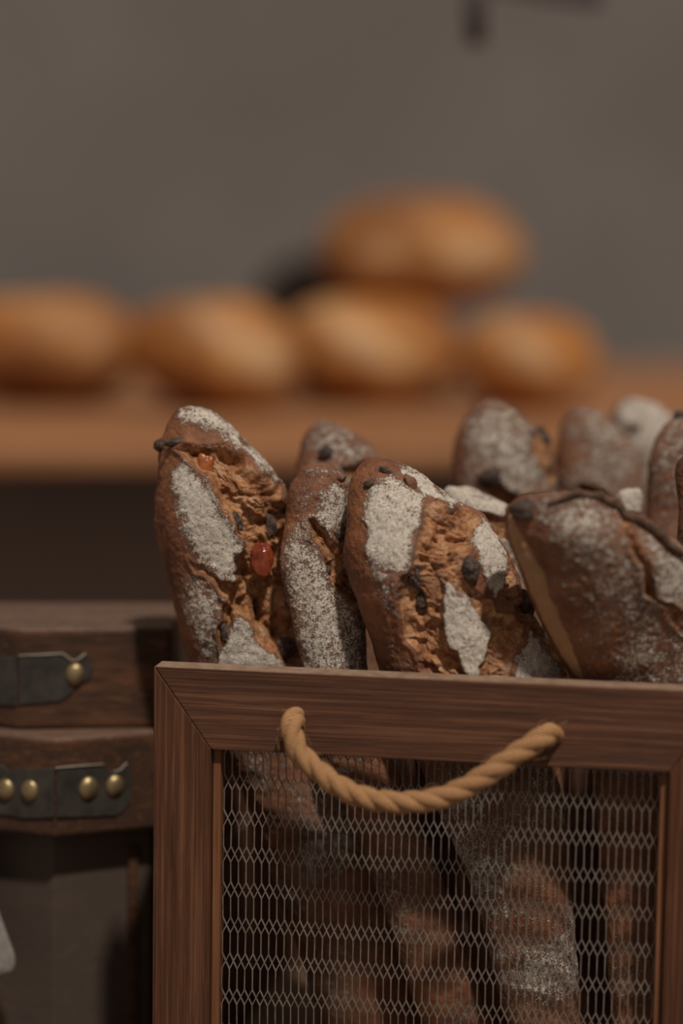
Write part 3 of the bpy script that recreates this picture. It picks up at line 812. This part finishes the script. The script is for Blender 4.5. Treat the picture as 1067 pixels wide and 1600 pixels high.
# ---- first loaf (left)
Lf = z1((230, 85), (170, 130), (150, 170), (105, 270), (92, 330), (90, 420), (72, 600), (72, 720), (100, 870), (150, 1070), (190, 1250), (255, 1465)) + [(320, 1120), (356, 1180), (435, 1400), (545, BOT)]
Rg = z1((231, 85), (300, 90), (400, 135), (500, 220), (600, 320), (690, 420), (770, 545)) + [(447, 800), (448, 850), (458, 930), (474, 1045), (520, 1180), (600, 1400), (720, BOT)]
L1 = loaf('tall split loaf at the crate left end, red fruit in its open crumb', Lf, Rg, [(636, 1.318), (1045, 1.332), (BOT, 1.372)], kd=0.72, seed=1, holes=[(z1((500, 870), (560, 860), (600, 960), (580, 1040), (490, 1160), (470, 1110), (500, 1030)), 0.007), (z1((620, 1150), (700, 1120), (735, 1200), (690, 1260), (640, 1220)), 0.007), (z1((425, 1190), (470, 1120), (475, 1220), (430, 1320)), 0.006), (z1((390, 310), (460, 290), (520, 370), (470, 390), (410, 360)), 0.005), (z1((600, 1000), (760, 1000), (800, 1080), (840, 1300), (760, 1380), (640, 1250), (560, 1180), (500, 1180)), 0.0055)], rows=640, nf=230,
  gashes=[(z1((180, 310), (250, 275), (330, 290), (400, 290), (455, 270), (490, 300), (560, 370), (640, 440), (745, 545), (780, 620), (800, 760), (820, 900), (830, 1050), (850, 1200), (880, 1460), (770, 1480), (700, 1400), (620, 1310), (560, 1215), (520, 1195), (460, 1250), (430, 1390), (412, 1300), (430, 1180), (470, 1130), (450, 1085), (500, 1030), (520, 900), (550, 815), (500, 720), (440, 620), (380, 540), (340, 450), (290, 380), (240, 345)), 0.0062, 14, 1.1, 0.45),
          (z1((260, 905), (330, 935), (420, 1005), (500, 1025), (470, 1110), (440, 1085), (380, 1010), (300, 940)), 0.004, 8, 0.5, 0.6)],
  flours=[(z1((150, 450), (240, 370), (290, 420), (340, 500), (440, 640), (500, 730), (548, 820), (520, 900), (498, 1020), (420, 1000), (330, 930), (280, 860), (240, 740), (180, 620)), 0.86, 9),
          (z1((230, 960), (290, 950), (380, 1030), (450, 1100), (430, 1180), (405, 1300), (400, 1470), (310, 1470), (240, 1250), (200, 1080)), 0.66, 12),
          (z1((500, 1205), (560, 1225), (620, 1320), (700, 1410), (790, 1490), (410, 1500), (430, 1390), (470, 1280)), 0.96, 4),
          (z1((200, 80), (330, 85), (430, 150), (520, 230), (640, 360), (775, 545), (740, 530), (640, 430), (540, 330), (470, 265), (380, 200), (250, 170), (190, 140)), 0.84, 6)],
  base=(0.26, 0.14), lump=0.0024, dust=0.15)
fruit(L1, 'raisin', 251, 696, 8.5, 9.5, 0.3, seed=1, sink=0.2); fruit(L1, 'raisin', 276, 690, 18, 6, 0.15, seed=2, sink=0.25)
fruit(L1, 'dried_cherry', 318, 724, 12.5, 18, -0.15, M_AMBER, 0.1, 3, 0.06, label='amber glossy dried fruit')
fruit(L1, 'dried_cherry', 421, 874, 15, 24, 0.05, M_CHERRY, -0.7, 4, 0.06, label='red glossy dried fruit')
fruit(L1, 'raisin', 436, 820, 8.5, 17, 0.1, seed=5, sink=0.05); fruit(L1, 'raisin', 452, 784, 9, 17, -0.4, seed=6, sink=0.05)
fruit(L1, 'raisin', 373, 815, 7, 13, 0.3, seed=7, sink=0.3); fruit(L1, 'raisin', 455, 1012, 12, 18, -0.1, seed=8, sink=0.1)
fruit(L1, 'raisin', 351, 990, 7, 15, 0.2, seed=9, sink=0.2); fruit(L1, 'raisin', 412, 950, 13, 16, 0.4, seed=10, sink=0.35)

# ---- second loaf
Lf = z2((230, 246), (180, 255), (130, 300), (95, 350), (82, 420), (80, 500), (66, 580), (55, 680), (55, 740), (90, 900), (120, 1030), (160, 1220)) + [(505, 1180), (590, 1400), (700, BOT)]
Rg = z2((231, 246), (290, 260), (345, 300), (376, 400), (374, 500), (362, 590), (352, 650), (358, 720), (400, 850), (440, 950), (450, 1200)) + [(612, 1180), (700, 1400), (810, BOT)]
L2 = loaf('narrow floured loaf squeezed behind the broad split loaf, with one short cut', Lf, Rg, [(723, 1.304), (1045, 1.304), (BOT, 1.324)], kd=0.58, holes=[(z2((255, 690), (300, 715), (295, 790), (262, 750)), 0.004)], seed=2, rows=600, nf=170,
  gashes=[(z2((180, 515), (215, 505), (270, 575), (330, 640), (370, 700), (430, 800), (440, 920), (400, 915), (350, 870), (310, 820), (275, 760), (250, 690), (220, 620), (200, 570)), 0.0045, 9, 0.8, 0.6),
          (z2((310, 312), (360, 322), (395, 335), (430, 380), (380, 345), (330, 335)), 0.003, 5, 0.6, 0.3)],
  flours=[(z2((240, 370), (300, 345), (370, 370), (380, 500), (330, 560), (270, 560), (215, 490)), 0.76, 8),
          (z2((90, 560), (180, 520), (210, 620), (260, 740), (310, 840), (400, 920), (440, 1000), (450, 1230), (160, 1230), (110, 1000), (70, 850), (60, 680)), 0.70, 12),
          (z2((150, 270), (230, 250), (300, 270), (330, 300), (220, 290)), 0.55, 8)],
  base=(0.42, 0.16), lump=0.0018)
fruit(L2, 'raisin', 531, 836, 10, 8, 0.2, seed=11, sink=0.2); fruit(L2, 'raisin', 515, 890, 6, 8, 0, seed=12, sink=0.3)

# ---- third loaf, broad
Lf = z2((500, 232), (430, 255), (400, 300), (380, 350), (370, 450), (358, 560), (340, 640), (345, 700), (390, 850), (430, 960), (480, 1080), (520, 1240)) + [(650, 1180), (740, 1400), (825, BOT)]
Rg = z2((501, 232), (590, 248), (680, 290), (760, 350), (830, 410), (900, 448)) + z3((180, 540), (220, 590), (270, 650), (330, 740), (360, 850), (430, 1010), (500, 1120), (590, 1290)) + [(872, 1180), (898, 1400), (915, BOT)]
L3 = loaf('broad loaf in the middle, wide torn crumb between white floured diamonds', Lf, Rg, [(718, 1.285), (900, 1.281), (1060, 1.286), (1300, 1.292), (BOT, 1.292)], kd=0.70, holes=[(z2((612, 780), (650, 740), (690, 800), (735, 870), (740, 960), (690, 1000), (640, 930), (605, 890)), 0.005), (z2((825, 470), (870, 456), (930, 470), (885, 492)), 0.006), (z2((700, 1180), (760, 1180), (800, 1240), (740, 1245)), 0.005)], seed=3, rows=620, nf=250, bmax=0.031,
  gashes=[(z2((715, 450), (780, 425), (850, 470), (905, 445), (965, 475), (985, 540), (950, 620), (915, 680), (890, 780), (960, 850), (1040, 880)) + z3((255, 935), (270, 985), (330, 1000), (380, 1040), (345, 1150), (320, 1290), (150, 1295), (-20, 1295)) + z2((740, 1245), (690, 1130), (640, 1060), (610, 980), (600, 880), (610, 800), (650, 730), (665, 680), (690, 600), (705, 520)), 0.0040, 12, 0.9, 0.3),
          (z3((310, 770), (345, 800), (365, 900), (440, 1010), (520, 1130), (600, 1290), (560, 1290), (450, 1100), (395, 1030), (330, 990), (290, 900)), 0.004, 7, 0.8, 0.6)],
  flours=[(z2((470, 350), (560, 300), (640, 360), (715, 400), (700, 520), (670, 640), (640, 720), (560, 740), (480, 740), (450, 640), (440, 500)), 0.93, 9),
          (z2((480, 720), (610, 730), (600, 850), (610, 960), (560, 940), (510, 860)), 0.62, 14),
          (z2((590, 250), (680, 290), (760, 350), (830, 410), (900, 450), (840, 460), (740, 410), (660, 350), (600, 290)), 0.90, 5),
          (z3((40, 850), (85, 865), (170, 980), (242, 1070), (190, 1275), (150, 1275), (60, 1120), (20, 1000)), 0.95, 4),
          (z3((150, 690), (165, 620), (195, 570), (260, 650), (312, 760), (292, 870), (258, 922), (215, 870), (195, 780)), 0.95, 4),
          (z3((395, 1045), (440, 1105), (590, 1300), (345, 1300), (350, 1200), (375, 1140)), 0.93, 4),
          (z2((560, 1000), (640, 1080), (740, 1250), (600, 1250), (500, 1080)), 0.42, 14)],
  base=(0.24, 0.16), lump=0.0022, dust=0.42)
fruit(L3, 'raisin', 734, 889, 13, 19, 0.15, seed=13, sink=0.05); fruit(L3, 'raisin', 823, 941, 12, 19, 0.25, seed=14, sink=0.1)
fruit(L3, 'raisin', 604, 737, 12, 5, -0.45, seed=15, sink=0.2); fruit(L3, 'raisin', 578, 757, 9, 6, 0.3, seed=16, sink=0.25)
fruit(L3, 'raisin', 640, 757, 8, 14, 0.5, M_NUT, 0.3, 17, 0.25, label='reddish brown dried fruit'); fruit(L3, 'raisin', 647, 905, 11, 17, 0.1, seed=18, sink=0.15)
fruit(L3, 'raisin', 658, 940, 8, 14, 0, seed=19, sink=0.3)

# ---- fourth loaf, front right, near the lens
Lf = z3((400, 468), (345, 490), (305, 530), (290, 580), (300, 660), (340, 740), (400, 900), (440, 1000), (500, 1130), (590, 1290)) + [(922, 1180), (942, 1400), (958, BOT)]
Rg = z3((401, 468), (500, 450), (600, 450), (700, 480), (800, 530), (870, 575), (960, 620), (1060, 700), (1110, 780), (1130, 950), (1112, 1290)) + [(1080, 1180), (1076, 1400), (1072, BOT)]
L4 = loaf('large dark brown loaf leaning at the front right, thin raised crust along its top', Lf, Rg, [(768, 1.222), (1075, 1.270), (1200, 1.280), (BOT, 1.282)], kd=0.62, seed=4, rows=560, nf=220, bmax=0.030,
  gashes=[(z3((780, 560), (830, 600), (880, 700), (940, 860), (950, 930), (1067, 980), (1067, 1070), (960, 950), (900, 900), (860, 750)), 0.003, 8, 0.5, 0.8)],
  flours=[(z3((900, 640), (1000, 700), (1120, 800), (1140, 960), (1040, 950), (945, 910), (950, 860)), 0.74, 12),
          (z3((420, 520), (560, 500), (700, 540), (790, 600), (860, 760), (900, 900), (800, 880), (640, 760), (500, 640)), 0.64, 26)],
  base=(0.46, 0.24), lump=0.0020,
  chars=[])
fruit(L4, 'raisin', 819, 795, 17, 16, 0, seed=20, sink=0.45)
# pale seam along the left edge and the lifted ear along the top
def strip_on(L, name, pts, halfw, lift, mat, label=None, thick=0.0016, seed=0):
    """a ribbon of crust that rises from the loaf along pts (photo pixels)"""
    C = catmull([np.r_[p, 0] for p in pts], 14)[:, :2]; bm = bmesh.new(); prev = None; c0 = None
    n = len(C)
    for i, (x, y) in enumerate(C):
        j = np.argmin(np.hypot(L['pix'][:, 0] - x, L['pix'][:, 1] - y)); p = L['F'][j]; nr = L['NR'][j]
        t = C[min(i + 1, n - 1)] - C[max(i - 1, 0)]; t3 = V(t[0] * RT - t[1] * UP).normalized()
        nn = V(nr); side = nn.cross(t3).normalized()
        k = math.sin(math.pi * i / (n - 1)) ** 0.5 * (0.95 + 0.15 * float(fbm(np.array([[x * 0.06, y * 0.06, seed]]), 2)[0]))
        h = lift * k; hw = halfw * k
        b = V(p)
        if c0 is None: c0 = p
        sec = [b - side * hw - nn * 0.002, b - side * hw * 0.5 + nn * h * 0.8, b + nn * h, b + side * hw * 0.5 + nn * h * 0.55, b + side * hw - nn * 0.002]
        ring = [bm.verts.new(q) for q in sec]
        if prev:
            for a in range(5): bm.faces.new([prev[a], prev[(a + 1) % 5], ring[(a + 1) % 5], ring[a]])
        else: bm.faces.new(ring)
        prev = ring
    bm.faces.new(prev[::-1])
    me_o = from_bm(name, bm, mat, L['o'], c0, smooth=True)
    if label: me_o['label'] = label
    return me_o
M_EAR = simple_mat('toasted_crust_edge', (0.035, 0.018, 0.012), (0.17, 0.085, 0.05), 260, 0.7, 0, 0.8, 0.001)
M_SEAM = simple_mat('pale_unfloured_crust', (0.40, 0.215, 0.10), (0.52, 0.30, 0.155), 60, 0.6, 0, 0.3, 0.001)
strip_on(L4, 'crust_seam', z3((318, 560), (335, 640), (385, 740), (430, 840), (470, 950), (530, 1080), (600, 1220), (640, 1300)) , 0.0085, 0.0022, M_SEAM, 'pale tan seam down the left side', seed=1)

def ear(L, pts, w0, mat, name='crust_ear', label=None, seed=3, Zoff=0.0, base_from=None):
    """thin wavy lip of crust standing up along the edge of a cut; pts (px,py) base line"""
    C = catmull([np.r_[p, 0] for p in pts], 16)[:, :2]; n = len(C); NW = 7
    grid = []
    for i, (x, y) in enumerate(C):
        j = np.argmin(np.hypot(L['pix'][:, 0] - x, L['pix'][:, 1] - y)); p = L['F'][j]
        k = math.sin(math.pi * min(max((i + 0.6) / n, 0), 1)) ** 0.6
        nz = float(fbm(np.array([[x * 0.07, y * 0.07, seed]]), 3)[0]) - 0.5
        h = w0 * k * (1 + 1.5 * nz)
        q = on_plane(x, y, p, FW)
        row = []
        for a in range(NW):
            t = a / (NW - 1)
            row.append(q + UP * (-0.003 + h * t) - FW * (0.0035 * math.sin(t * 2.4) + 0.002 * nz) + RT * (0.0012 * nz + 0.002 * t))
        grid.append(row)
    vs = [tuple(v) for r in grid for v in r]; fs = [(i * NW + a, i * NW + a + 1, (i + 1) * NW + a + 1, (i + 1) * NW + a) for i in range(n - 1) for a in range(NW - 1)]
    me = bpy.data.meshes.new(name); me.from_pydata(vs, [], fs)
    o = link_mesh(name, me, mat, L['o'], grid[n // 2][0], smooth=True)
    md = o.modifiers.new('thickness', 'SOLIDIFY'); md.thickness = 0.0015; md.offset = 0
    if label: o['label'] = label
ear(L4, z3((480, 492), (560, 480), (640, 478), (710, 495), (780, 535), (830, 580), (880, 600), (940, 640), (1000, 690), (1055, 715)), 0.0068, M_EAR, label='thin dark toasted lip of crust')

# ---- back row
def simple(label, Lp, Rp, Z, seed, flours=(), gashes=(), base=(0.5, 0.2), foot=1400, shift=45, kd=0.72, lean=0.02, chars=()):
    lx, rx = Lp[-1], Rp[-1]
    Lp = list(Lp) + [(lx[0] + shift * 0.45, (lx[1] + foot) / 2), (lx[0] + shift, foot)]
    Rp = list(Rp) + [(rx[0] + shift * 0.45, (rx[1] + foot) / 2), (rx[0] + shift, foot)]
    return loaf(label, Lp, Rp, [(Lp[0][1], Z), (foot, Z + lean)], kd=kd, seed=seed, rows=300, nf=100, nb=40, flours=flours, gashes=gashes, base=base, lump=0.002, chars=chars)
FOOT = 1660
L5 = simple('small rounded loaf tip peeping out behind the narrow loaf, one raisin', z2((250, 50), (200, 65), (150, 130), (130, 220), (115, 300), (110, 420)), z2((251, 50), (340, 80), (430, 130), (500, 195), (545, 240), (590, 330), (610, 420)), 1.395, 5,
  flours=[(z2((200, 80), (340, 90), (540, 240), (420, 230), (300, 220), (180, 190)), 0.62, 14)], gashes=[(z2((320, 270), (390, 255), (520, 236), (600, 250), (560, 330), (380, 330)), 0.004, 8, 0.8)], foot=FOOT, base=(0.42, 0.2))
fruit(L5, 'raisin', 508, 709, 10, 10, 0, seed=21, sink=0.1); fruit(L5, 'raisin', 612, 722, 13, 4, -0.1, seed=22, sink=0.2)
L6 = simple('upright floured loaf in the back row with a raisin near its tip', z3((225, 68), (170, 85), (130, 130), (100, 190), (80, 260), (70, 400), (80, 540)), z3((226, 68), (300, 82), (360, 120), (410, 175), (440, 215), (490, 270), (512, 350), (515, 440), (530, 540)), 1.43, 6,
  flours=[(z3((150, 160), (260, 90), (340, 130), (390, 230), (430, 330), (470, 420), (380, 470), (300, 430), (220, 360), (140, 260)), 0.72, 22)],
  gashes=[(z3((390, 220), (430, 215), (500, 290), (512, 420), (480, 440), (450, 350), (410, 270)), 0.003, 6, 0.7), (z3((200, 400), (260, 380), (300, 440), (370, 480), (480, 470), (460, 540), (230, 540)), 0.007, 8, 0.8)], foot=FOOT, base=(0.47, 0.2))
fruit(L6, 'raisin', 847, 680, 8, 18, 0.55, seed=23, sink=0.05); fruit(L6, 'raisin', 767, 746, 16, 13, 0, seed=24, sink=0.1)
L7 = simple('low white floured loaf wedged between the broad loaf and the back row', z3((90, 444), (60, 452), (42, 470), (40, 500), (50, 620)), z3((91, 444), (150, 455), (210, 480), (300, 522), (340, 580), (370, 700)), 1.345, 7,
  flours=[(z3((30, 470), (90, 440), (190, 470), (310, 525), (270, 565), (200, 530), (100, 520)), 0.93, 5)], gashes=[(z3((190, 545), (260, 560), (330, 590), (340, 680), (230, 640)), 0.003, 6, 0.8)], foot=FOOT, base=(0.6, 0.2))
L8 = simple('rounded brown loaf in the back row, sparsely floured, right of the raisin-tipped loaf', z3((620, 104), (580, 120), (550, 160), (525, 240), (512, 330), (508, 420), (515, 560)), z3((621, 104), (690, 115), (750, 155), (800, 200), (860, 260), (895, 330), (905, 420), (915, 560)), 1.465, 8,
  flours=[(z3((600, 130), (700, 140), (860, 280), (890, 400), (800, 460), (680, 420), (640, 330), (700, 250)), 0.66, 30)], gashes=[(z3((600, 430), (680, 430), (740, 480), (800, 500), (760, 560), (640, 540)), 0.006, 8, 0.7)], foot=FOOT, base=(0.43, 0.22))
L9 = simple('whitest loaf tip standing furthest back', z3((840, 62), (790, 85), (760, 130), (750, 200), (750, 300)), z3((841, 62), (910, 75), (970, 110), (1020, 150), (1060, 230), (1080, 300)), 1.518, 9,
  flours=[(z3((770, 120), (840, 60), (960, 100), (1020, 160), (900, 270), (800, 170)), 0.9, 12)], foot=1560, base=(0.6, 0.2), shift=-5, lean=0.0, kd=0.55)
fruit(L9, 'raisin', 990, 668, 9, 6, 0.3, seed=25, sink=0.3)
L10 = simple('brown loaf at the right edge of the back row with a raisin on its tip', z3((1080, 112), (1030, 135), (985, 175), (950, 230), (925, 290), (915, 400), (905, 500), (890, 620)) + [(985, 1060)], z3((1081, 112), (1140, 130), (1180, 200), (1200, 300), (1195, 420), (1170, 620)) + [(1085, 1060)], 1.385, 10,
  flours=[(z3((940, 330), (1000, 260), (1067, 260), (1100, 450), (1000, 520), (930, 470)), 0.5, 26), (z3((980, 180), (1067, 150), (1067, 200), (1000, 210)), 0.6, 10)], foot=FOOT, base=(0.50, 0.24), shift=0)
fruit(L10, 'raisin', 1062, 647, 9, 6, 0.1, seed=26, sink=0.05)
L11 = simple('small white floured tip poking up between dark front loaf and back row', z3((850, 448), (815, 458), (785, 490), (775, 540), (770, 640)), z3((851, 448), (875, 460), (886, 490), (880, 530), (880, 640)), 1.355, 11,
  flours=[(z3((770, 440), (900, 440), (900, 560), (770, 560)), 0.95, 5)], foot=1500, base=(0.6, 0.2), shift=-30)
L12 = simple('dark loaf cut off by the right edge of the photograph', [(1100, 704), (1075, 708), (1060, 720), (1054.5, 738), (1056, 760), (1060, 790), (1060, 840), (1005, 1060)], [(1101, 704), (1130, 712), (1145, 760), (1140, 840), (1078, 1060)], 1.312, 12, foot=1400, base=(0.18, 0.15), shift=-5, lean=0.0, kd=0.5, chars=[([(1000, 690), (1200, 690), (1200, 1100), (980, 1100)], 0.55)])
